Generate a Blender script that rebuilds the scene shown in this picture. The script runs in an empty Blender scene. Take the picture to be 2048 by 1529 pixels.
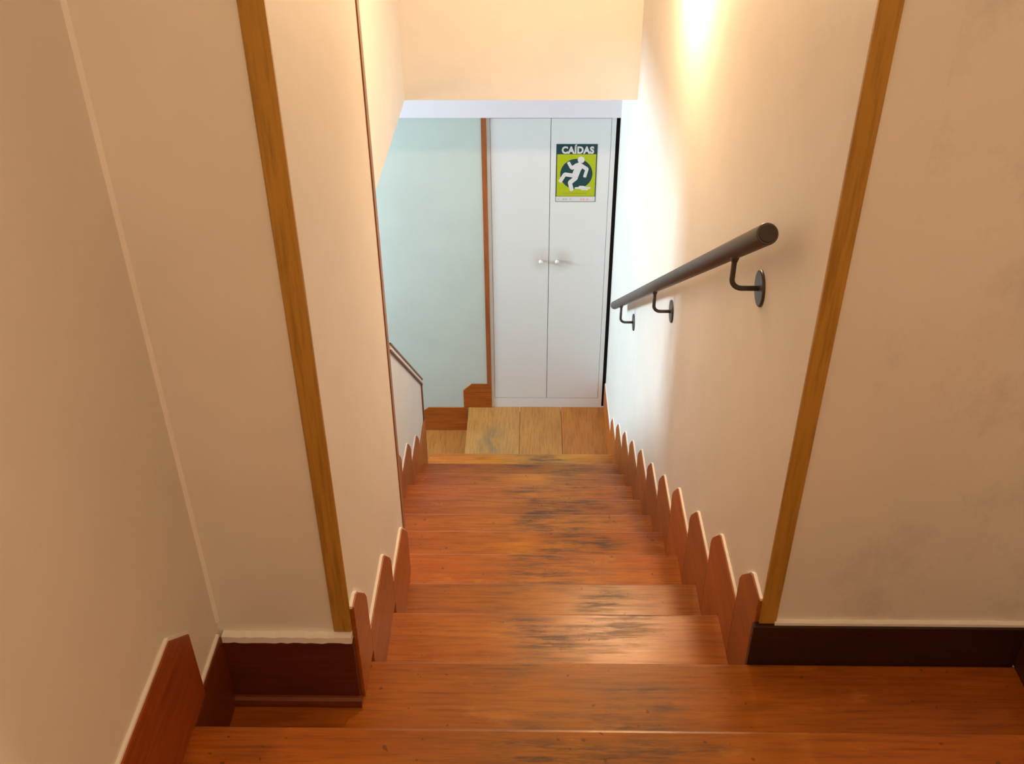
import bpy, bmesh, math, random
from mathutils import Vector, Matrix

SC = bpy.context.scene
COL = SC.collection
random.seed(4)

# ------------------------------------------------------------------ camera, world, lights, exposure
ZO = 3.6726                                  # eye height above the lower landing
cam_d = bpy.data.cameras.new('camera')
cam = bpy.data.objects.new('camera', cam_d)
COL.objects.link(cam)
_r = Vector((0.99985928724852, 0.015759684362650087, -0.005747873665211041))
_u = Vector((-0.0041130036164003445, 0.5624933883006762, 0.8267915525205105))
_w = Vector((-0.016263114834897466, 0.8266515713810834, -0.562479057947096))
cam.matrix_world = Matrix(((_r.x, _u.x, -_w.x, 0), (_r.y, _u.y, -_w.y, 0), (_r.z, _u.z, -_w.z, ZO), (0, 0, 0, 1)))
cam_d.sensor_width = 36.0
cam_d.lens = 1995.6 / 2048 * 36.0
cam_d.clip_start = 0.02
SC.camera = cam

world = bpy.data.worlds.new('world')
SC.world = world
world.use_nodes = True
world.node_tree.nodes['Background'].inputs[0].default_value = (0.75, 0.88, 1.0, 1)
world.node_tree.nodes['Background'].inputs[1].default_value = 0.6

BULB = 1500.0
HALL = 1020.0
DAY = 132.0
dl = bpy.data.lights.new('window_daylight', 'AREA')
dl.shape = 'RECTANGLE'; dl.size = 0.60; dl.size_y = 0.72
dl.energy = DAY; dl.color = (0.70, 0.90, 1.0)
dlo = bpy.data.objects.new('window_daylight', dl)
COL.objects.link(dlo)
dlo.location = (-2.80, 4.36, 1.75)
dlo.rotation_euler = (0, -math.pi / 2, 0)    # shines towards +x, in through the window

SC.view_settings.view_transform = 'Standard'
SC.view_settings.look = 'None'
SC.view_settings.gamma = 1.0
SC.view_settings.use_curve_mapping = False
SC.view_settings.exposure = 0.0

# ------------------------------------------------------------------ dimensions (m)
RX, L1, L2, XL, XR = 0.4813, -0.3416, -0.5574, -0.604, 1.045
YN = [1.126, 1.427, 1.732, 2.011, 2.314, 2.615, 2.906, 3.202, 3.504, 3.807, 4.106, 4.418]   # nosing lines 0..11
H = 0.18
def ZT(k): return (12 - k) * H               # surface of tread k; the landing is 12
YC = 5.119                                   # face of the cupboard and of the back wall
YPL, YPR = 1.333, 1.442                      # faces of the two walls that look at the camera
YPE = 2.05                                   # far end of the pier
YH = 4.385                                   # header over the lower landing
ZH = 2.21                                    # underside of header
ZC = 4.55                                    # ceiling
ZB = -1.3

# ------------------------------------------------------------------ helpers
def tag(o, label=None, cat=None, kind=None, group=None):
    if label: o['label'] = label
    if cat: o['category'] = cat
    if kind: o['kind'] = kind
    if group: o['group'] = group
    return o

def empty(name, loc=(0, 0, 0), parent=None):
    o = bpy.data.objects.new(name, None)
    o.empty_display_size = 0.1
    o.location = loc
    COL.objects.link(o)
    return o

def link(name, bm, mat, parent=None, color=(1, 1, 1, 1), smooth=False):
    bmesh.ops.recalc_face_normals(bm, faces=bm.faces)
    me = bpy.data.meshes.new(name)
    bm.to_mesh(me); bm.free()
    if smooth:
        for p in me.polygons: p.use_smooth = True
    me.materials.append(mat)
    o = bpy.data.objects.new(name, me)
    COL.objects.link(o)
    o.color = color
    if parent is not None:
        o.parent = parent
        o.matrix_parent_inverse = Matrix.Translation(-world_loc(parent))
    return o

def world_loc(o):
    v = Vector((0, 0, 0))
    p = o
    while p is not None:
        v += Vector(p.location)
        if p.parent is not None: v += p.matrix_parent_inverse.translation
        p = p.parent
    return v

def prism(bm, poly, a, b, axis):
    """extrude a 2-D polygon: axis 'x' -> poly (y,z); 'y' -> (x,z); 'z' -> (x,y)"""
    def P(p, t):
        return {'x': (t, p[0], p[1]), 'y': (p[0], t, p[1]), 'z': (p[0], p[1], t)}[axis]
    A = [bm.verts.new(P(p, a)) for p in poly]
    B = [bm.verts.new(P(p, b)) for p in poly]
    n = len(poly)
    bm.faces.new(A); bm.faces.new(B[::-1])
    for i in range(n):
        bm.faces.new((A[i], B[i], B[(i + 1) % n], A[(i + 1) % n]))
    return bm

def box(bm, x0, x1, y0, y1, z0, z1, bev=0.0):
    t = bmesh.new() if bev else bm
    prism(t, [(x0, y0), (x1, y0), (x1, y1), (x0, y1)], z0, z1, 'z')
    if bev:
        bmesh.ops.recalc_face_normals(t, faces=t.faces)
        bmesh.ops.bevel(t, geom=list(t.edges), offset=bev, segments=2, affect='EDGES', profile=0.5)
        m = bpy.data.meshes.new('tmp'); t.to_mesh(m); t.free()
        bm.from_mesh(m); bpy.data.meshes.remove(m)
    return bm

def bx(name, mat, x0, x1, y0, y1, z0, z1, parent=None, bev=0.0, color=(1, 1, 1, 1)):
    return link(name, box(bmesh.new(), x0, x1, y0, y1, z0, z1, bev), mat, parent, color)

def pz(name, mat, poly, a, b, axis, parent=None, color=(1, 1, 1, 1), bev=0.0):
    bm = prism(bmesh.new(), poly, a, b, axis)
    if bev:
        bmesh.ops.recalc_face_normals(bm, faces=bm.faces)
        bmesh.ops.bevel(bm, geom=list(bm.edges), offset=bev, segments=2, affect='EDGES', profile=0.5)
    return link(name, bm, mat, parent, color)

def tube(bm, pts, rad, seg=16, caps=True):
    pts = [Vector(p) for p in pts]
    rings = []
    prev = None
    for i, p in enumerate(pts):
        if i == 0: d = pts[1] - p
        elif i == len(pts) - 1: d = p - pts[i - 1]
        else: d = (pts[i + 1] - p).normalized() + (p - pts[i - 1]).normalized()
        d.normalize()
        ref = prev if prev is not None else (Vector((1, 0, 0)) if abs(d.x) < 0.8 else Vector((0, 0, 1)))
        a = (ref - d * ref.dot(d)).normalized(); b = d.cross(a)
        prev = a
        r = rad[i] if isinstance(rad, (list, tuple)) else rad
        rings.append([bm.verts.new(p + (a * math.cos(2 * math.pi * k / seg) + b * math.sin(2 * math.pi * k / seg)) * r) for k in range(seg)])
    for R0, R1 in zip(rings, rings[1:]):
        for k in range(seg):
            f = bm.faces.new((R0[k], R0[(k + 1) % seg], R1[(k + 1) % seg], R1[k])); f.smooth = True
    if caps:
        bm.faces.new(rings[0][::-1]); bm.faces.new(rings[-1])
    return bm

# ------------------------------------------------------------------ materials
def nmat(name):
    m = bpy.data.materials.new(name); m.use_nodes = True
    nt = m.node_tree
    return m, nt, nt.nodes['Principled BSDF']

def N(nt, t, **kw):
    n = nt.nodes.new(t)
    for k, v in kw.items(): setattr(n, k, v)
    return n

def mixc(nt, fac, a, b, mode='MIX'):
    n = N(nt, 'ShaderNodeMix', data_type='RGBA', blend_type=mode)
    for s, v in ((n.inputs['Factor'], fac), (n.inputs[6], a), (n.inputs[7], b)):
        if hasattr(v, 'is_output'): nt.links.new(v, s)
        elif isinstance(v, (int, float)): s.default_value = v
        else: s.default_value = (*v, 1) if len(v) == 3 else v
    return n.outputs[2]

def mth(nt, op, a, b=None, clamp=False):
    n = N(nt, 'ShaderNodeMath', operation=op, use_clamp=clamp)
    for s, v in zip(n.inputs, (a, b)):
        if v is None: continue
        if hasattr(v, 'is_output'): nt.links.new(v, s)
        else: s.default_value = v
    return n.outputs[0]

def noise(nt, scale, vec=None, detail=4, rough=0.5, mapping=None):
    n = N(nt, 'ShaderNodeTexNoise')
    n.inputs['Scale'].default_value = scale
    n.inputs['Detail'].default_value = detail
    n.inputs['Roughness'].default_value = rough
    tc = N(nt, 'ShaderNodeTexCoord')
    src = tc.outputs['Object']
    if mapping:
        mp = N(nt, 'ShaderNodeMapping')
        mp.inputs['Scale'].default_value = mapping[:3]
        if len(mapping) > 3: mp.inputs['Location'].default_value = mapping[3:]
        nt.links.new(src, mp.inputs['Vector']); src = mp.outputs['Vector']
    nt.links.new(src, n.inputs['Vector'])
    return n.outputs['Fac']

def ramp(nt, fac, stops):
    n = N(nt, 'ShaderNodeValToRGB')
    e = n.color_ramp.elements
    while len(e) < len(stops): e.new(0.5)
    for el, (p, c) in zip(e, stops):
        el.position = p
        el.color = (c, c, c, 1) if isinstance(c, (int, float)) else (*c, 1)
    nt.links.new(fac, n.inputs['Fac'])
    return n.outputs['Color']

def bump(nt, bs, h, strength, dist=0.002):
    b = N(nt, 'ShaderNodeBump')
    b.inputs['Strength'].default_value = strength
    b.inputs['Distance'].default_value = dist
    nt.links.new(h, b.inputs['Height'])
    nt.links.new(b.outputs['Normal'], bs.inputs['Normal'])

def paint(name, col, rough=0.6, smudge=0.0, grain=0.05):
    m, nt, bs = nmat(name)
    f = noise(nt, 2.5, detail=5, rough=0.6)
    c = mixc(nt, ramp(nt, f, [(0.35, 0.0), (0.7, 1.0)]), [x * (1 - grain) for x in col], [min(1, x * (1 + grain * 0.4)) for x in col])
    if smudge:
        s = mth(nt, 'MULTIPLY', ramp(nt, noise(nt, 4.5, detail=8, rough=0.72, mapping=(1, 1, .8, 3.1, .4, .7)), [(0.52, 0.0), (0.74, 1.0)]), smudge)
        c = mixc(nt, s, c, [x * y for x, y in zip(col, (0.55, 0.54, 0.54))])
    nt.links.new(c, bs.inputs['Base Color'])
    bs.inputs['Roughness'].default_value = rough
    bs.inputs['Specular IOR Level'].default_value = 0.25
    bump(nt, bs, noise(nt, 90, detail=3), 0.12, 0.002)
    return m

def wood(name, dark, mid, light, axis='x', wear=False, rough=0.33, coat=0.12, spec=0.4):
    m, nt, bs = nmat(name)
    st = {'x': (1.0, 9.0, 9.0), 'y': (9.0, 1.0, 9.0), 'z': (9.0, 9.0, 1.0)}[axis]
    fine = noise(nt, 7.0, detail=7, rough=0.65, mapping=tuple(s * (1 if s == 1.0 else 1.9) for s in st))
    broad = noise(nt, 2.2, detail=4, rough=0.55, mapping=tuple(s * (1 if s == 1.0 else 0.45) for s in st))
    c = mixc(nt, ramp(nt, broad, [(0.32, 0.0), (0.68, 1.0)]), dark, light)
    c = mixc(nt, 0.55, c, mid)
    c = mixc(nt, mth(nt, 'MULTIPLY', ramp(nt, fine, [(0.46, 0.0), (0.66, 1.0)]), 0.55), c, [x * 0.55 for x in dark])
    rg = rough
    if wear:
        tc = N(nt, 'ShaderNodeTexCoord'); sx = N(nt, 'ShaderNodeSeparateXYZ')
        nt.links.new(tc.outputs['Object'], sx.inputs[0])
        def bell(c0, w):
            d = mth(nt, 'DIVIDE', mth(nt, 'SUBTRACT', sx.outputs[0], c0), w)
            return mth(nt, 'POWER', 2.718, mth(nt, 'MULTIPLY', mth(nt, 'MULTIPLY', d, d), -1.0))
        band = mth(nt, 'ADD', bell(0.02, 0.13), bell(0.24, 0.11), clamp=True)
        patch = ramp(nt, noise(nt, 3.4, detail=3, rough=0.5, mapping=(1.2, 2.4, 2.4, 0.3, 1.7, 0.2)), [(0.40, 0.0), (0.60, 1.0)])
        streak = ramp(nt, noise(nt, 8.0, detail=6, rough=0.75, mapping=(0.8, 7.5, 7.5)), [(0.45, 0.0), (0.62, 1.0)])
        w1 = mth(nt, 'MULTIPLY', mth(nt, 'MULTIPLY', band, patch), mth(nt, 'ADD', mth(nt, 'MULTIPLY', streak, 0.85), 0.16))
        c = mixc(nt, mth(nt, 'MULTIPLY', w1, 1.25, clamp=True), c, (0.085, 0.043, 0.024))
        # worn pale varnish in the middle of the walking line
        pale = mth(nt, 'MULTIPLY', mth(nt, 'MULTIPLY', band, ramp(nt, noise(nt, 2.6, detail=2, mapping=(1, 2, 2, 5.2, 2.2, 1.1)), [(0.42, 0.0), (0.7, 1.0)])), 0.30)
        c = mixc(nt, pale, c, [min(1, x * 1.15 + 0.02) for x in light])
        blot = ramp(nt, noise(nt, 3.0, detail=5, rough=0.65, mapping=(2.0, 6.5, 6.5, 7.7, .2, 3.3)), [(0.60, 0.0), (0.74, 1.0)])
        c = mixc(nt, mth(nt, 'MULTIPLY', blot, 0.45), c, (0.66, 0.32, 0.06))
        side = mth(nt, 'SUBTRACT', 1.0, mth(nt, 'ADD', bell(0.10, 0.42), 0.0, clamp=True), clamp=True)
        c = mixc(nt, mth(nt, 'MULTIPLY', side, 0.75), c, mixc(nt, 1.0, c, (1.0, 0.56, 0.42), 'MULTIPLY'))
        specks = ramp(nt, noise(nt, 55, detail=1), [(0.735, 0.0), (0.76, 1.0)])
        c = mixc(nt, mth(nt, 'MULTIPLY', specks, 0.55), c, (0.05, 0.02, 0.012))
        nt.links.new(mth(nt, 'ADD', mth(nt, 'MULTIPLY', w1, 0.25), mth(nt, 'ADD', mth(nt, 'MULTIPLY', fine, 0.12), rough - 0.06)), bs.inputs['Roughness'])
    else:
        bs.inputs['Roughness'].default_value = rough
    oi = N(nt, 'ShaderNodeObjectInfo')
    c = mixc(nt, 1.0, c, oi.outputs['Color'], 'MULTIPLY')
    nt.links.new(c, bs.inputs['Base Color'])
    bs.inputs['Coat Weight'].default_value = coat
    bs.inputs['Coat Roughness'].default_value = rough
    bs.inputs['Specular IOR Level'].default_value = spec
    bump(nt, bs, mixc(nt, 0.5, fine, broad), 0.16, 0.0025)
    return m

def plain(name, col, rough=0.5, metal=0.0, spec=0.4):
    m, nt, bs = nmat(name)
    f = noise(nt, 60, detail=3)
    c = mixc(nt, f, [x * 0.9 for x in col], [min(1, x * 1.08) for x in col])
    nt.links.new(c, bs.inputs['Base Color'])
    bs.inputs['Roughness'].default_value = rough
    bs.inputs['Metallic'].default_value = metal
    bs.inputs['Specular IOR Level'].default_value = spec
    return m

def glow(name, col, strength):
    m, nt, bs = nmat(name)
    bs.inputs['Base Color'].default_value = (*col, 1)
    bs.inputs['Emission Color'].default_value = (*col, 1)
    bs.inputs['Emission Strength'].default_value = strength
    return m

M_WALL = paint('cream_wall_paint', (0.80, 0.765, 0.72))
M_WALLS = paint('scuffed_wall_paint', (0.80, 0.765, 0.72), smudge=0.45)
M_BACK = paint('pale_green_wall_paint', (0.555, 0.635, 0.61))
M_WHITE = paint('white_gloss_paint', (0.88, 0.83, 0.89), rough=0.45, grain=0.02)
M_CEIL = paint('ceiling_paint', (0.82, 0.80, 0.77))
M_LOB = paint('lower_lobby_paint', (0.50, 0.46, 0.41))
M_CAULK = paint('white_caulk', (0.86, 0.83, 0.80), rough=0.7)
D, Mi, Li = (0.26, 0.072, 0.006), (0.40, 0.138, 0.010), (0.57, 0.240, 0.020)
M_TREAD = wood('varnished_tread_wood', D, Mi, Li, 'x', wear=True, rough=0.30)
M_TREADY = wood('varnished_landing_wood', D, Mi, Li, 'y', wear=False, rough=0.4)
M_RISER = wood('varnished_riser_wood', D, Mi, Li, 'x')
M_SKIRT = wood('varnished_skirting_wood', (0.29, 0.068, 0.009), (0.40, 0.105, 0.013), (0.50, 0.145, 0.019), 'y', rough=0.45, coat=0.05)
M_SKIRTX = wood('varnished_skirting_wood_cross', (0.29, 0.068, 0.009), (0.40, 0.105, 0.013), (0.50, 0.145, 0.019), 'x', rough=0.45, coat=0.05)
M_DARK = wood('dark_stained_wood', (0.055, 0.015, 0.010), (0.082, 0.021, 0.012), (0.110, 0.028, 0.014), 'x', rough=0.4, coat=0.1)
M_BATTEN = wood('honey_batten_wood', (0.36, 0.185, 0.026), (0.45, 0.240, 0.036), (0.53, 0.285, 0.048), 'z', rough=0.5, coat=0.0)
M_BROWN = wood('brown_trim_wood', (0.16, 0.06, 0.022), (0.22, 0.085, 0.03), (0.28, 0.11, 0.04), 'z', rough=0.5, coat=0.0)
M_METAL = plain('dark_grey_painted_metal', (0.052, 0.043, 0.040), rough=0.42, spec=0.5)
M_BLACK = plain('gap_shade_black', (0.012, 0.010, 0.010), rough=0.9, spec=0.1)
M_KNOB = plain('white_porcelain', (0.80, 0.80, 0.78), rough=0.2, spec=0.6)
M_BRASS = plain('lamp_metal', (0.5, 0.45, 0.36), rough=0.3, metal=1.0)
M_TEAL = plain('sign_dark_teal', (0.007, 0.050, 0.055), rough=0.45)
M_LIME = plain('sign_lime_green', (0.40, 0.48, 0.008), rough=0.45)
M_SWHITE = plain('sign_white', (0.66, 0.66, 0.69), rough=0.45)
M_SGREY = plain('sign_grey_print', (0.45, 0.48, 0.52), rough=0.5)
M_SPINK = plain('sign_red_print', (0.75, 0.42, 0.42), rough=0.5)
M_SOLIVE = plain('sign_olive_print', (0.30, 0.36, 0.02), rough=0.5)

def door_paint():
    m, nt, bs = nmat('cupboard_door_paint')
    base = (0.725, 0.755, 0.79)
    tc = N(nt, 'ShaderNodeTexCoord'); 
    tot = None
    for kx in (0.078, 0.178):
        d = N(nt, 'ShaderNodeVectorMath', operation='DISTANCE')
        nt.links.new(tc.outputs['Object'], d.inputs[0]); d.inputs[1].default_value = (kx, YC, 1.038)
        g = mth(nt, 'SUBTRACT', 1.0, mth(nt, 'DIVIDE', d.outputs['Value'], 0.090), clamp=True)
        tot = g if tot is None else mth(nt, 'MAXIMUM', tot, g)
    f = mth(nt, 'MULTIPLY', mth(nt, 'MULTIPLY', tot, ramp(nt, noise(nt, 14, detail=4), [(0.3, 0.45), (0.65, 1.0)])), 0.62)
    c = mixc(nt, f, base, (0.42, 0.36, 0.28))
    nt.links.new(c, bs.inputs['Base Color'])
    bs.inputs['Roughness'].default_value = 0.45
    return m
M_DOOR = door_paint()

def glass_mat():
    m, nt, bs = nmat('window_glass')
    out = nt.nodes['Material Output']
    tr = N(nt, 'ShaderNodeBsdfTransparent'); gl = N(nt, 'ShaderNodeBsdfGlossy'); mx = N(nt, 'ShaderNodeMixShader')
    gl.inputs['Roughness'].default_value = 0.02
    mx.inputs[0].default_value = 0.06
    nt.links.new(tr.outputs[0], mx.inputs[1]); nt.links.new(gl.outputs[0], mx.inputs[2])
    nt.links.new(mx.outputs[0], out.inputs['Surface'])
    return m
M_GLASS = glass_mat()

S = 'structure'
# ------------------------------------------------------------------ walls, ceilings
T = 0.12
tag(bx('wall_left', M_WALL, XL - T, XL, -2.6, YPL, 1.2, ZC), 'long cream wall running beside the top step', 'wall', S)
tag(bx('wall_pier', M_WALL, XL, L1, YPL, YPE, -0.3, ZC), 'cream pier wall whose corner carries a honey wood batten, opposite the handrail', 'wall', S)
tag(bx('wall_right', M_WALL, RX, RX + T, YPR, 5.75, -0.6, ZC), 'long cream stairwell wall that carries the dark handrail', 'wall', S)
tag(bx('wall_right_front', M_WALLS, RX + T, XR + T, YPR, YPR + T, 1.2, ZC), 'scuffed cream wall facing the top step behind a near-black skirting', 'wall', S)
tag(bx('wall_right_side', M_WALL, XR, XR + T, -2.6, YPR, 1.2, ZC), 'cream side wall at the end of the near-black skirting', 'wall', S)
tag(bx('wall_rear', M_WALL, XL - T, XR + T, -2.6 - T, -2.6, 1.2, ZC), 'cream wall behind the photographer', 'wall', S)
tag(bx('wall_header', M_WALL, L2, RX, YH, YH + T, ZH, ZC), 'cream wall hanging over the lower landing above the cupboard', 'wall', S)
tag(bx('wall_left_upper', M_WALL, L2 - T, L2, YPE, YH + T, ZH, ZC), 'brightly lit upper wall strip above the opening over the low sloping wall', 'wall', S)
def zcap(y): return 1.4856 - 0.863 * (y - 3.418)
YE = 4.262
hw = [(YPE, -0.6), (YE, -0.6), (YE, zcap(YE)), (3.35, zcap(3.35)), (3.35, ZH), (YPE, ZH)]  # full-height stretch behind the pier is unseen, added to shape the daylight patch
half = tag(pz('wall_left_half', M_WALL, hw, L2 - 0.10, L2, 'x'), 'low white wall with sloping top edge beside the lower steps', 'wall', S)
def sloped(name, mat, dz0, dz1, x0, x1):
    return pz(name, mat, [(3.352, zcap(3.352) + dz0), (YE + .006, zcap(YE + .006) + dz0), (YE + .006, zcap(YE + .006) + dz1), (3.352, zcap(3.352) + dz1)], x0, x1, 'x', half)
sloped('cap_board', M_BROWN, 0.026, 0.036, L2 - 0.112, L2 + 0.012)
sloped('cap_edge', M_WALL, 0.004, 0.026, L2 - 0.108, L2 + 0.008)
sloped('cap_bead', M_BROWN, -0.004, 0.004, L2 - 0.112, L2 + 0.011)
pz('end_trim', M_BROWN, [(YE - .004, 0.3), (YE + .022, 0.3), (YE + .022, zcap(YE) + .012), (YE - .004, zcap(YE) + .034)], L2 - 0.106, L2 + 0.006, 'x', half)

bw = tag(bx('wall_back', M_BACK, -2.75, -0.2282, YC, YC + T, ZB, ZH), 'pale green wall at the foot of the stairs beside the cupboard', 'wall', S)
bw2 = tag(bx('trim_1', M_WHITE, -2.75, RX, YC - 0.012, YC + T, 1.8745, ZH), 'white bulkhead strip across the top of the cupboard', 'bulkhead', S)
tag(bx('wall_lower_front', M_LOB, -2.75, XL, YPE - T, YPE, ZB, ZH), 'plain wall closing the lower stair lobby', 'wall', S)
# outer wall of the lower lobby with a window opening
wl = bmesh.new()
WY0, WY1, WZ0, WZ1 = 3.92, 4.80, 1.33, 2.17
box(wl, -2.75, -2.63, YPE, WY0, ZB, ZH); box(wl, -2.75, -2.63, WY1, YC, ZB, ZH)
box(wl, -2.75, -2.63, WY0, WY1, ZB, WZ0); box(wl, -2.75, -2.63, WY0, WY1, WZ1, ZH)
tag(link('wall_lower_left', wl, M_LOB), 'outer wall of the lower lobby that holds the window', 'wall', S)
wn = tag(empty('window_1', (-2.69, 4.36, WZ0)), 'white framed window that lights the lower lobby', 'window', S)
for a in ((WY0, WY0 + .05, WZ0, WZ1), (WY1 - .05, WY1, WZ0, WZ1), (WY0 + .05, WY1 - .05, WZ0, WZ0 + .05), (WY0 + .05, WY1 - .05, WZ1 - .05, WZ1), (4.34, 4.38, WZ0 + .05, WZ1 - .05)):
    bx('window_frame', M_WHITE, -2.715, -2.665, *a, parent=wn)
bx('window_pane', M_GLASS, -2.692, -2.688, WY0 + .05, 4.34, WZ0 + .05, WZ1 - .05, parent=wn)
bx('window_pane', M_GLASS, -2.692, -2.688, 4.38, WY1 - .05, WZ0 + .05, WZ1 - .05, parent=wn)
tag(bx('ceiling_lower', M_LOB, -2.75, L2 - T, YPE - T, YC + T, ZH, ZH + 0.1), 'ceiling over the lower lobby', 'ceiling', S)
tag(bx('ceiling_landing', M_CEIL, L2 - T, RX, YH + T, YC + T, ZH, ZH + 0.1), 'ceiling over the lower landing', 'ceiling', S)
tag(bx('ceiling', M_CEIL, XL - T, XR + T, -2.6 - T, YH + T, ZC, ZC + 0.1), 'ceiling over the stairwell', 'ceiling', S)
tag(bx('floor_lower', M_RISER, -2.75, L2 - 0.11, YPE, YC, ZB - 0.1, ZB), 'floor of the lower lobby', 'floor', S)

# ------------------------------------------------------------------ corner battens and trims
def batten(name, x0, x1, y, z0, label):
    return tag(bx(name, M_BATTEN, x0, x1, y - 0.007, y + 0.003, z0, ZC - 0.01, bev=0.002), label, 'corner batten', S)
batten('trim_2', L1 - 0.0345, L1 + 0.001, YPL, ZT(1) + 0.2, 'honey wood corner batten standing on the dark skirting of the pier')
batten('trim_3', RX - 0.001, RX + 0.034, YPR, ZT(1) + 0.112, 'honey wood corner batten where the handrail wall meets the scuffed wall')
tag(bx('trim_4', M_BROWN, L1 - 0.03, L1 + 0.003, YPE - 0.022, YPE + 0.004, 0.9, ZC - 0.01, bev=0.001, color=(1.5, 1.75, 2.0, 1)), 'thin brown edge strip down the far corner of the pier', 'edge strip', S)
tag(bx('trim_5', M_BROWN, -0.2555, -0.2285, YC - 0.010, YC + 0.002, 0.176, 1.8745, color=(1.7, 1.35, 1.1, 1)), 'reddish wood strip between the pale green wall and the cupboard', 'edge strip', S)
tag(bx('gap_shade', M_BLACK, 0.4605, RX, YC + 0.012, YC + 0.03, 0.0, 1.8745), 'black strip painted as the shade in the gap between the cupboard and the handrail wall', 'gap strip', S)  # strip stands for the shade inside the deep gap, put into its colour

bm = bmesh.new(); prism(bm, [(XL, YPL), (XL + .006, YPL), (XL, YPL - .006)], 2.2, ZC, 'z')
tag(link('trim_7', bm, M_CAULK), 'thin pale caulk line up the inner corner beside the pier', 'caulk line', S)
# ------------------------------------------------------------------ staircase
stairs = tag(empty('staircase', (0.07, 1.6, 0)), 'worn varnished wooden staircase of straight steps between the two stairwell walls', 'staircase')
def nose_poly(yb, yf, z, t=0.034):
    return [(yb, z), (yf - 0.009, z), (yf - 0.004, z - 0.0015), (yf - 0.001, z - 0.0045), (yf, z - 0.009), (yf - 0.001, z - 0.023), (yf - 0.007, z - 0.031), (yf - 0.014, z - t), (yb, z - t)]
def tint():
    a = random.uniform(0.86, 1.10); b = random.uniform(-0.05, 0.05)
    return (a * (1 + b), a, a * (1 - b), 1)
def tread(bm_list, color=None):
    bm = bmesh.new()
    for poly, a, b in bm_list: prism(bm, poly, a, b, 'x')
    return link('tread', bm, M_TREAD, stairs, color or tint())
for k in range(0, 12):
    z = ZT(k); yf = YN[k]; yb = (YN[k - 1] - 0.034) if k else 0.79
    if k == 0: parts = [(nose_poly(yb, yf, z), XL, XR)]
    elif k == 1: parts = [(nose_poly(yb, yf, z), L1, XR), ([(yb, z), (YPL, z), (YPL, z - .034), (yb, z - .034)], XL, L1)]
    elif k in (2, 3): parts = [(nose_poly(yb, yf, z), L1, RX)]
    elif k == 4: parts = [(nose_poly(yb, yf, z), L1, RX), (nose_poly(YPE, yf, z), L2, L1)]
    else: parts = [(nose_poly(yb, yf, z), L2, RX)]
    tread(parts, (1.12, 1.22, 1.25, 1) if k == 11 else None)  # last tread paler: its daylight put into the tint, along with pale varnish
    x0 = XL if k == 0 else (L1 if k < 4 else L2)
    x1 = XR if k == 0 else RX
    bx('riser', M_RISER, x0, x1, yf - 0.040, yf - 0.022, z - 0.18, z - 0.034, stairs, color=tint())

# upper floor behind the camera: boards run across
fl = tag(empty('floor_upper', (0.2, -0.9, ZT(0))), 'varnished board floor of the upper hall', 'floor', S)
y = -2.6
while y < 0.78:
    y1 = min(y + 0.14, 0.788)
    bx('plank', M_TREAD, XL, XR, y + 0.001, y1 - 0.001, ZT(0) - 0.034, ZT(0), fl, bev=0.002, color=tint())
    y += 0.14
# lower landing
ld = tag(empty('floor_landing', (0.05, 4.75, 0)), 'small landing of worn wide boards in front of the cupboard', 'floor', S)
def plank(x0, x1, col, zt=0.0):
    bm = bmesh.new(); box(bm, x0 + 0.0012, x1 - 0.0012, YN[11] - 0.05, YC, zt - 0.036, zt)
    return link('plank', bm, M_LAND, ld, col)
bx('sub_floor', M_RISER, -0.354, RX, YN[11] - 0.05, YC, -0.07, -0.037, ld)
M_LAND = wood('worn_landing_wood', (0.30, 0.13, 0.034), (0.42, 0.19, 0.05), (0.50, 0.25, 0.075), 'y', rough=0.42)
def land_wear(m):
    nt = m.node_tree; bs = nt.nodes['Principled BSDF']
    src = bs.inputs['Base Color'].links[0].from_socket
    tc = N(nt, 'ShaderNodeTexCoord'); d = N(nt, 'ShaderNodeVectorMath', operation='DISTANCE')
    mp = N(nt, 'ShaderNodeMapping'); mp.inputs['Scale'].default_value = (1.35, 0.62, 1)
    nt.links.new(tc.outputs['Object'], mp.inputs['Vector']); nt.links.new(mp.outputs['Vector'], d.inputs[0])
    d.inputs[1].default_value = (-0.215 * 1.35, 4.72 * 0.62, 0)
    g = mth(nt, 'SUBTRACT', 1.0, mth(nt, 'DIVIDE', d.outputs['Value'], 0.17), clamp=True)
    f = mth(nt, 'MULTIPLY', mth(nt, 'MULTIPLY', g, ramp(nt, noise(nt, 9, detail=6, rough=0.7, mapping=(1.6, .6, 1)), [(0.36, 0.0), (0.6, 1.0)])), 1.2, clamp=True)
    nt.links.new(mixc(nt, f, src, (0.19, 0.14, 0.075)), bs.inputs['Base Color'])
land_wear(M_LAND)
plank(-0.376, -0.052, (1.12, 1.15, 1.10, 1))
plank(-0.052, 0.205, (1.05, 0.98, 0.80, 1))
plank(0.205, RX, (1.02, 0.76, 0.45, 1))
# lower flight that turns away below the landing
low = tag(empty('staircase', (-0.9, 4.75, ZB)), 'short lower flight of wooden steps turning away beside the landing edge', 'staircase')
xe = -0.376
bx('riser', M_RISER, xe + 0.004, xe + 0.022, YN[11] - 0.02, YC, -0.18, -0.036, low)
for j in range(6):
    zt = -H * (j + 1); xa = xe + 0.02 - 0.285 * j; xb = xe - 0.285 * (j + 1)
    bm = bmesh.new(); box(bm, xb, xa, YN[11] - 0.02 if j == 0 else YE + 0.03, YC, zt - 0.034, zt, 0.004)
    link('tread', bm, M_LAND, low, (1.0, 0.86, 0.7, 1))
    bx('riser', M_RISER, xb + 0.02, xb + 0.038, YE + 0.03, YC, zt - H, zt - 0.034, low)

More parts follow.
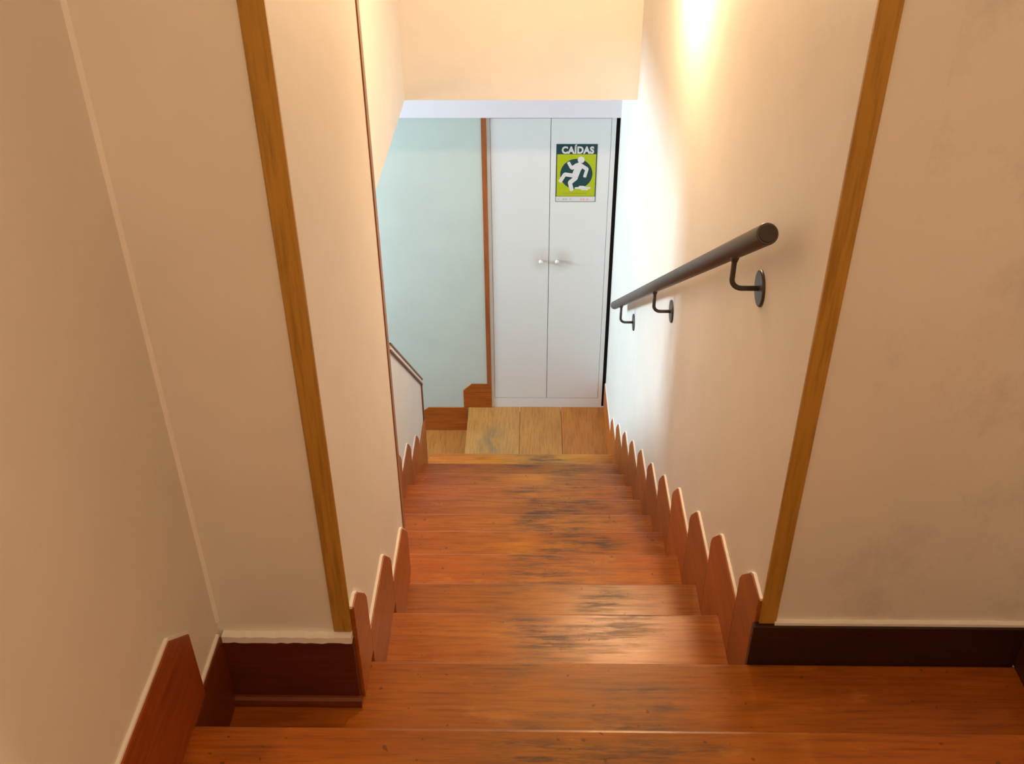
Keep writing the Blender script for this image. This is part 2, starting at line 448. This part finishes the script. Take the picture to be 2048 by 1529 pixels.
# ------------------------------------------------------------------ skirting boards
def outset(poly, d):
    """push an open outline outwards (to the left of its direction of travel)"""
    out = []
    for i, p in enumerate(poly):
        n = Vector((0, 0))
        for a, b in ((i - 1, i), (i, i + 1)):
            if a < 0 or b >= len(poly): continue
            t = Vector((poly[b][0] - poly[a][0], poly[b][1] - poly[a][1])).normalized()
            n += Vector((-t.y, t.x))
        n.normalize()
        out.append((p[0] + n.x * d, p[1] + n.y * d))
    return out
def step_board(par, yb, yf, k, top, fdrop, x0, x1, mat, notch=True, col=None, ch=0.07, chz=0.082, caulk=0.0025):
    z = ZT(k); zt = z + top
    tip = [(yf - 1.25 * ch, zt - 0.02 * chz), (yf - 1.0 * ch, zt - 0.16 * chz), (yf - 0.2 * ch, zt - 0.90 * chz), (yf, zt - 1.2 * chz)]
    if notch:
        ynp = YN[k - 1] - 0.03
        zb = ZT(k - 1) + 0.0005
        poly = [(yb, zb), (yb, zt)] + tip + [(yf, z), (ynp + 0.031, z), (ynp + 0.031, zb)]
    else:
        poly = [(yb, z), (yb, zt)] + tip + [(yf, z)]
    b = pz('skirting_board', mat, poly, x0, x1, 'x', par, col or tint(), bev=0.0018)
    if caulk:
        line = [(yb, zt)] + tip + [(yf, zt - 1.1 * chz - fdrop)]
        o = outset(line, caulk); i = outset(line, -0.004)
        xa, xb = (x0, x0 + 0.006) if par.name.startswith('baseboard_p') or par.name.startswith('baseboard_h') or par.name.startswith('baseboard_left') else (x1 - 0.006, x1)
        pz('caulk_line', M_CAULK, o + i[::-1], xa, xb, 'x', b)
    return b
TH = 0.009
br = tag(empty('baseboard_right', (RX, 1.5, 0)), 'stepped wooden skirting with clipped corners under the handrail', 'skirting', S)
step_board(br, YPR + 0.001, YN[2] - 0.13, 2, 0.355, 0.12, RX - TH, RX, M_SKIRT, notch=False)
jit = {3: (0.012, 0.0), 4: (-0.004, 0.0), 5: (0.004, .004), 6: (0, .0), 7: (0, -.004), 8: (0.0, 0.004), 9: (0, .0), 10: (0, 0.004), 11: (0, 0)}
ends = {2: YN[2] - 0.13}
for k in range(3, 12):
    ends[k] = YN[k] - 0.118 + jit[k][0]
    step_board(br, ends[k - 1], ends[k], k, 0.363 + jit[k][1], 0.10, RX - TH, RX, M_SKIRT)
pz('skirting_board', M_SKIRT, [(ends[11], ZT(11)), (ends[11], 0.345), (4.53, 0.345), (4.60, 0.265), (4.60, 0.0), (YN[11], 0.0), (YN[11], ZT(11))], RX - TH, RX, 'x', br, tint(), bev=0.0018)
pz('caulk_line', M_CAULK, outset([(ends[11], .345), (4.53, .345), (4.6, .265), (4.6, .18)], .0045) + outset([(ends[11], .345), (4.53, .345), (4.6, .265), (4.6, .18)], -.004)[::-1], RX - .006, RX, 'x', br)
pz('skirting_board', M_SKIRT, [(4.60, 0.0), (4.60, 0.18), (5.114, 0.18), (5.114, 0.0)], RX - TH, RX, 'x', br, tint(), bev=0.0018)
pz('caulk_line', M_CAULK, [(4.60, 0.178), (4.60, 0.186), (5.114, 0.186), (5.114, 0.178)], RX - .006, RX, 'x', br)

bp = tag(empty('baseboard_pier', (L1, 1.5, 1.5)), 'stepped wooden skirting along the pier opposite the handrail', 'skirting', S)
pa = YPL - 0.001
step_board(bp, pa, YN[1] + 0.028, 1, 0.262, 0.16, L1, L1 + TH, M_SKIRT, notch=False)
step_board(bp, YN[1] + 0.028, YN[2] + 0.034, 2, 0.240, 0.15, L1, L1 + TH, M_SKIRT, notch=False)
step_board(bp, YN[2] + 0.034, YPE - 0.002, 3, 0.246, 0.15, L1, L1 + TH, M_SKIRT, notch=False)

bh = tag(empty('baseboard_half_wall', (L2, 3.4, 0.5)), 'stepped wooden skirting at the foot of the low sloping wall', 'skirting', S)
pe = YPE
for k in range(5, 11):
    yf = YN[k] - 0.118
    step_board(bh, pe, yf, k, 0.338 if k > 7 else 0.30, 0.10, L2, L2 + TH, M_SKIRT, notch=(k > 5))
    pe = yf
pz('skirting_board', M_SKIRT, [(pe, ZT(10)), (pe, ZT(10) + 0.165), (YE + .02, ZT(10) + 0.165), (YE + .02, ZT(11)), (YN[10], ZT(11)), (YN[10], ZT(10))], L2, L2 + TH, 'x', bh, tint(), bev=0.0018)

bl = tag(empty('baseboard_left', (XL, 1.0, ZT(0))), 'reddish wooden skirting along the wall beside the top step', 'skirting', S)
z0 = ZT(0)
RED = (0.80, 0.60, 0.5, 1)
def left_board(poly, top, col):
    b = pz('skirting_board', M_SKIRT, poly, XL, XL + TH, 'x', bl, col, bev=0.0018)
    o = outset(top, .0055); i = outset(top, -.004)
    pz('caulk_line', M_CAULK, o + i[::-1], XL, XL + .006, 'x', b)
z1_ = ZT(1)
tp = [(1.122, z0 + .224), (1.194, z0 + .160), (1.195, z0 + .02)]
left_board([(-2.55, z0), (-2.55, z0 + .226)] + tp[:2] + [(1.196, z0 - .002), (1.126, z0)], [(-2.55, z0 + .226)] + tp, RED)
tp = [(1.197, z1_ + .196), (1.3165, z1_ + .196)]
left_board([(1.1265, z1_), (1.1265, z0 - .003), (1.197, z0 - .003)] + tp + [(1.3165, z1_)], tp, (0.42, 0.30, 0.26, 1))

# dark skirting on the faces that look at the camera, with a rough caulk bead on top
def rough_bead(name, x0, x1, y0, y1, z, par, amp=0.002, hgt=0.008):
    bm = bmesh.new(); n = 22
    top, bot = [], []
    for i in range(n + 1):
        x = x0 + (x1 - x0) * i / n
        top.append((x, z + hgt + random.uniform(-amp, amp) * .5)); bot.append((x, z - random.uniform(0, amp) - 0.0015))
    prism(bm, top + bot[::-1], y0, y1, 'y')
    return link(name, bm, M_CAULK, par)
bfl = tag(empty('baseboard_front_left', (-0.46, YPL, z1_)), 'dark brown skirting board across the foot of the pier', 'skirting', S)
bx('skirting_board', M_DARK, XL + 0.003, L1 + 0.002, YPL - 0.016, YPL, z1_ + 0.0005, z1_ + 0.178, bfl, bev=0.002, color=(1.35, 1.0, 1.0, 1))
rough_bead('caulk_line', XL + TH, L1, YPL - 0.017, YPL, z1_ + 0.181, bfl, 0.003, 0.012)
bm = bmesh.new()
prism(bm, [(YPL - 0.016, z1_), (YPL - 0.030, z1_), (YPL - 0.030, z1_ + .008), (YPL - 0.027, z1_ + .016), (YPL - 0.021, z1_ + .020), (YPL - 0.016, z1_ + .021)], XL + TH, L1 + 0.006, 'x')
link('quarter_round', bm, M_SKIRTX, bfl, (0.42, 0.3, 0.26, 1))
bfr = tag(empty('baseboard_front_right', (0.76, YPR, z1_)), 'near-black skirting board across the foot of the scuffed wall', 'skirting', S)
bx('skirting_board', M_DARK, RX - 0.014, XR - 0.016, YPR - 0.017, YPR, z1_ - 0.03, z1_ + 0.112, bfr, bev=0.002, color=(0.38, 0.44, 0.50, 1))
rough_bead('caulk_line', RX + 0.03, XR - .016, YPR - 0.011, YPR, z1_ + 0.113, bfr, 0.0015, 0.006)
brs = tag(empty('baseboard_right_side', (XR, 0, z1_)), 'dark skirting at the foot of the side wall', 'skirting', S)
bx('skirting_board', M_DARK, XR - 0.016, XR, 1.13, YPR, z1_ + 0.0005, z1_ + 0.10, brs, bev=0.003, color=(1.0, 1.0, 1.0, 1))
bx('skirting_board', M_DARK, XR - 0.016, XR, -2.55, 1.12, z0 + .0005, z0 + 0.11, brs, bev=0.002)

bb = tag(empty('baseboard_back', (-0.4, YC, 0)), 'two stepped wooden skirting boards on the pale green wall', 'skirting', S)
pz('skirting_board', M_SKIRTX, [(-0.405, 0.001), (-0.2285, 0.001), (-0.2285, 0.178), (-0.352, 0.178), (-0.405, 0.13)], YC - TH, YC, 'y', bb, (0.95, 0.88, 0.8, 1), bev=0.002)
pz('skirting_board', M_SKIRTX, [(-0.668, -0.179), (-0.385, -0.179), (-0.385, -0.003), (-0.630, -0.003), (-0.668, -0.032)], YC - TH, YC, 'y', bb, (1.0, 0.95, 0.9, 1), bev=0.002)
pz('skirting_board', M_SKIRTX, [(-0.955, -0.359), (-0.668, -0.359), (-0.668, -0.182), (-0.915, -0.182), (-0.955, -0.212)], YC - TH, YC, 'y', bb, (1.0, 0.95, 0.9, 1), bev=0.002)

# ------------------------------------------------------------------ cupboard
cab = tag(empty('built_in_cupboard', (0.115, YC, 0)), 'tall white built-in cupboard with two plain doors on the lower landing', 'cupboard')
CX0, CX1, CZ1 = -0.2278, 0.4598, 1.8735
bm = bmesh.new()
box(bm, CX0, CX0 + 0.019, YC, YC + 0.5, 0, CZ1); box(bm, CX1 - 0.024, CX1, YC, YC + 0.5, 0, CZ1)
box(bm, CX0 + 0.019, CX1 - 0.024, YC, YC + 0.5, 0, 0.069); box(bm, CX0 + .019, CX1 - .024, YC + 0.03, YC + 0.5, CZ1 - 0.004, CZ1)
box(bm, CX0 + 0.019, CX1 - 0.024, YC + 0.48, YC + 0.5, 0.069, CZ1 - .004)
link('body', bm, M_DOOR, cab)
for (a, b, kx) in ((CX0 + 0.0205, 0.1135, 0.069), (0.1165, CX1 - 0.0255, 0.162)):
    d = bx('door', M_DOOR, a, b, YC - 0.0005, YC + 0.020, 0.0715, CZ1 - 0.005, cab, bev=0.0012)
    bm = bmesh.new()
    prof = [(0.0005, 0.006), (0.008, 0.0055), (0.012, 0.008), (0.016, 0.0108), (0.021, 0.0118), (0.025, 0.010), (0.028, 0.006), (0.029, 0.002)]
    tube(bm, [(kx, YC - t, 1.034) for t, r in prof], [r for t, r in prof], 20)
    link('knob', bm, M_KNOB, d)

# ------------------------------------------------------------------ sign
SX0, SX1, SZ0, SZ1 = 0.1455, 0.3655, 1.3955, 1.728
sg = tag(empty('warning_sign', ((SX0 + SX1) / 2, YC - 0.003, SZ0)), 'lime and dark green fall warning sign with white slipping figure on the cupboard door', 'sign')
SY = YC - 0.0006
def sp(u, v): return (SX0 + u * (SX1 - SX0), SZ1 - v * (SZ1 - SZ0))
def cr(px, py): return sp((px - 285) / 715.0, (py - 250) / 1035.0)
def layer(name, polys, mat, n, parent=None):
    bm = bmesh.new()
    for i, p in enumerate(polys): prism(bm, p, SY - 0.0012 - 0.0004 * n - 0.00003 * i, SY - 0.0008, 'y')
    return link(name, bm, mat, parent or sg)
def rect(u0, u1, v0, v1): return [sp(u0, v0), sp(u1, v0), sp(u1, v1), sp(u0, v1)]
def circ(cx, cy, rx, rz, n=48): return [(cx + rx * math.cos(2 * math.pi * i / n), cy + rz * math.sin(2 * math.pi * i / n)) for i in range(n)]
def cap(p, q, w, n=8):
    p, q = Vector(p), Vector(q); d = (q - p).normalized(); nn = Vector((-d.y, d.x)); a = []
    for i in range(n + 1):
        t = math.pi * i / n; a.append(q + nn * math.cos(t) * w + d * math.sin(t) * w * 0.35)
    for i in range(n + 1):
        t = math.pi * i / n; a.append(p - nn * math.cos(t) * w - d * math.sin(t) * w * 0.9)
    return [tuple(v) for v in a]
layer('panel', [rect(0, 1, 0, 1)], M_TEAL, 0)
layer('lime_field', [rect(0.025, 0.975, 0.172, 0.898)], M_LIME, 1)
layer('footer', [rect(0.012, 0.985, 0.905, 0.992)], M_SWHITE, 1)
c0 = cr(645, 777)
layer('disc', [circ(c0[0], c0[1], 0.0872, 0.0865, 56)], M_TEAL, 2)
pxw = (SX1 - SX0) / 715.0
fig = [circ(*cr(722, 525), 60 * pxw, 62 * pxw, 32),
       [cr(*p) for p in ((612, 598), (680, 572), (752, 600), (752, 668), (722, 712), (690, 800), (668, 872), (596, 880), (560, 812), (588, 730), (604, 690))],
       cap(cr(632, 632), cr(558, 672), 34 * pxw), cap(cr(556, 668), cr(500, 570), 27 * pxw),
       cap(cr(735, 630), cr(830, 690), 34 * pxw), cap(cr(830, 690), cr(793, 828), 28 * pxw),
       cap(cr(600, 805), cr(440, 782), 36 * pxw), cap(cr(440, 785), cr(360, 915), 33 * pxw),
       cap(cr(625, 858), cr(535, 930), 40 * pxw), cap(cr(535, 930), cr(573, 1070), 36 * pxw)]
layer('slipping_figure', fig, M_SWHITE, 3)
st = layer('spilled_object', [[cr(*p) for p in ((622, 1018), (690, 1010), (706, 990), (778, 990), (832, 1010), (908, 1014), (900, 1042), (868, 1046), (858, 1068), (742, 1068), (736, 1048), (622, 1042))]], M_SWHITE, 3)
layer('spill_shade', [[cr(*p) for p in ((740, 1040), (866, 1028), (858, 1036), (742, 1047))]], M_SGREY, 4, st)
# the small print is too blurred to read in the photograph: short dashes of its colours
dash = []
x = 420
while x < 840:
    w = random.choice((12, 18, 26)); dash.append([cr(x, 1122), cr(x + w, 1122), cr(x + w, 1136), cr(x, 1136)]); x += w + 8
layer('small_print', dash, M_SOLIVE, 2)
layer('footer_marks', [[cr(a, 1222), cr(b, 1222), cr(b, 1248), cr(a, 1248)] for a, b in ((330, 350), (410, 450), (458, 500), (540, 566))], M_SGREY, 2)
layer('footer_marks', [[cr(a, 1220), cr(b, 1220), cr(b, 1250), cr(a, 1250)] for a, b in ((725, 762), (770, 808), (838, 876))], M_SPINK, 2)
cu = bpy.data.curves.new('lettering', 'FONT')
cu.body = 'CAÍDAS'; cu.size = 1.0; cu.offset = 0.048; cu.extrude = 0.01; cu.space_character = 1.08
to = bpy.data.objects.new('lettering_tmp', cu); COL.objects.link(to)
bpy.context.view_layer.update()
me = bpy.data.meshes.new_from_object(to.evaluated_get(bpy.context.evaluated_depsgraph_get()))
bpy.data.objects.remove(to)
xs = [v.co.x for v in me.vertices]; ys = [v.co.y for v in me.vertices]
base_h = sorted(ys)[int(len(ys) * 0.86)]
print('caps', base_h, max(ys))
p0, p1 = cr(380, 410), cr(942, 296)
sx = (p1[0] - p0[0]) / (max(xs) - min(xs)); sz = (p1[1] - p0[1]) / base_h
mnx = min(xs)
for v in me.vertices:
    zc = p0[1] + v.co.y * sz
    v.co = Vector((p0[0] + (v.co.x - mnx) * sx, SY - 0.0020 - (0.0004 if v.co.z > 0 else -0.0004), min(zc, SZ1 - 0.003)))
me.materials.clear(); me.materials.append(M_SWHITE)
lo = bpy.data.objects.new('lettering', me); COL.objects.link(lo); lo.parent = sg
lo.matrix_parent_inverse = Matrix.Translation(-Vector(sg.location))

# ------------------------------------------------------------------ handrail
HX = 0.419
RA, RB = Vector((HX, 1.600, 2.901)), Vector((HX, 4.235, 1.246))
hr = tag(empty('handrail', (RX, 2.9, 1.98)), 'dark grey metal tube handrail on three wall brackets above the stepped skirting', 'handrail')
bm = bmesh.new()
dv = (RB - RA).normalized()
tube(bm, [RA, RA + dv * 0.004, RB - dv * 0.004, RB], [0.0180, 0.0200, 0.0200, 0.0180], 32)
rail = link('rail', bm, M_METAL, hr)
for P, s in ((RA, -1), (RB, 1)):
    bm = bmesh.new(); tube(bm, [P - dv * s * 0.002, P + dv * s * 0.0015, P + dv * s * 0.003], [0.0165, 0.0165, 0.0145], 28)
    link('end_plug', bm, plain('end_plug_metal', (0.040, 0.026, 0.024), 0.6) if s < 0 else M_METAL, rail)
for (py, pzv) in ((1.826, 2.6676), (2.909, 1.9826), (3.924, 1.3346)):
    rz = RA.z + (py - RA.y) * dv.z / dv.y
    pts = [(HX, py, rz - 0.012), (HX, py, pzv + 0.022)]
    for i in range(1, 7):
        a = math.pi / 2 * i / 6
        pts.append((HX + 0.022 * (1 - math.cos(a)), py, pzv + 0.022 * (1 - math.sin(a))))
    pts.append((RX - 0.002, py, pzv))
    bm = bmesh.new(); tube(bm, pts, 0.0056, 14)
    tube(bm, [(HX, py, rz - 0.030), (HX, py, rz - 0.017)], [0.0065, 0.010], 14)
    b = link('bracket', bm, M_METAL, hr)
    bm = bmesh.new(); tube(bm, [(RX, py, pzv), (RX - 0.003, py, pzv), (RX - 0.0055, py, pzv), (RX - 0.006, py, pzv)], [0.039, 0.039, 0.0375, 0.035], 36)
    link('wall_plate', bm, M_METAL, b)

# ------------------------------------------------------------------ lamps (above the frame)
WARM = (1.0, 0.66, 0.36)
wlmp = tag(empty('wall_lamp', (RX, 3.04, 3.16)), 'small wall lamp with bare glowing bulb high on the handrail wall', 'wall lamp')
bm = bmesh.new(); tube(bm, [(RX, 3.04, 3.20), (RX - .012, 3.04, 3.20), (RX - .018, 3.04, 3.20)], [.05, .05, .04], 28); link('back_plate', bm, M_BRASS, wlmp)
bm = bmesh.new(); tube(bm, [(RX - .015, 3.04, 3.20), (RX - .07, 3.04, 3.205), (RX - .085, 3.04, 3.225), (RX - .085, 3.04, 3.25)], .008, 12); link('arm', bm, M_BRASS, wlmp)
bm = bmesh.new(); tube(bm, [(RX - .085, 3.04, 3.20), (RX - .085, 3.04, 3.25)], .017, 20); link('socket', bm, M_BRASS, wlmp)
bm = bmesh.new(); bmesh.ops.create_uvsphere(bm, u_segments=20, v_segments=12, radius=0.032, matrix=Matrix.Translation((RX - .085, 3.04, 3.168))); link('bulb', bm, glow('bulb_glow', WARM, BULB), wlmp, smooth=True)
cl = tag(empty('ceiling_lamp', (0.25, -0.35, ZC)), 'round ceiling lamp with frosted glass over the upper hall', 'ceiling lamp')
bm = bmesh.new(); tube(bm, [(.25, -.35, ZC), (.25, -.35, ZC - .03)], .15, 32); link('lamp_base', bm, M_BRASS, cl)
bm = bmesh.new(); prof = [(.03, .14), (.05, .138), (.075, .115), (.09, .075), (.096, .02)]
tube(bm, [(.25, -.35, ZC - a) for a, r in prof], [r for a, r in prof], 32); link('lamp_shade', bm, glow('frosted_glass_glow', WARM, HALL * 0.1), cl)
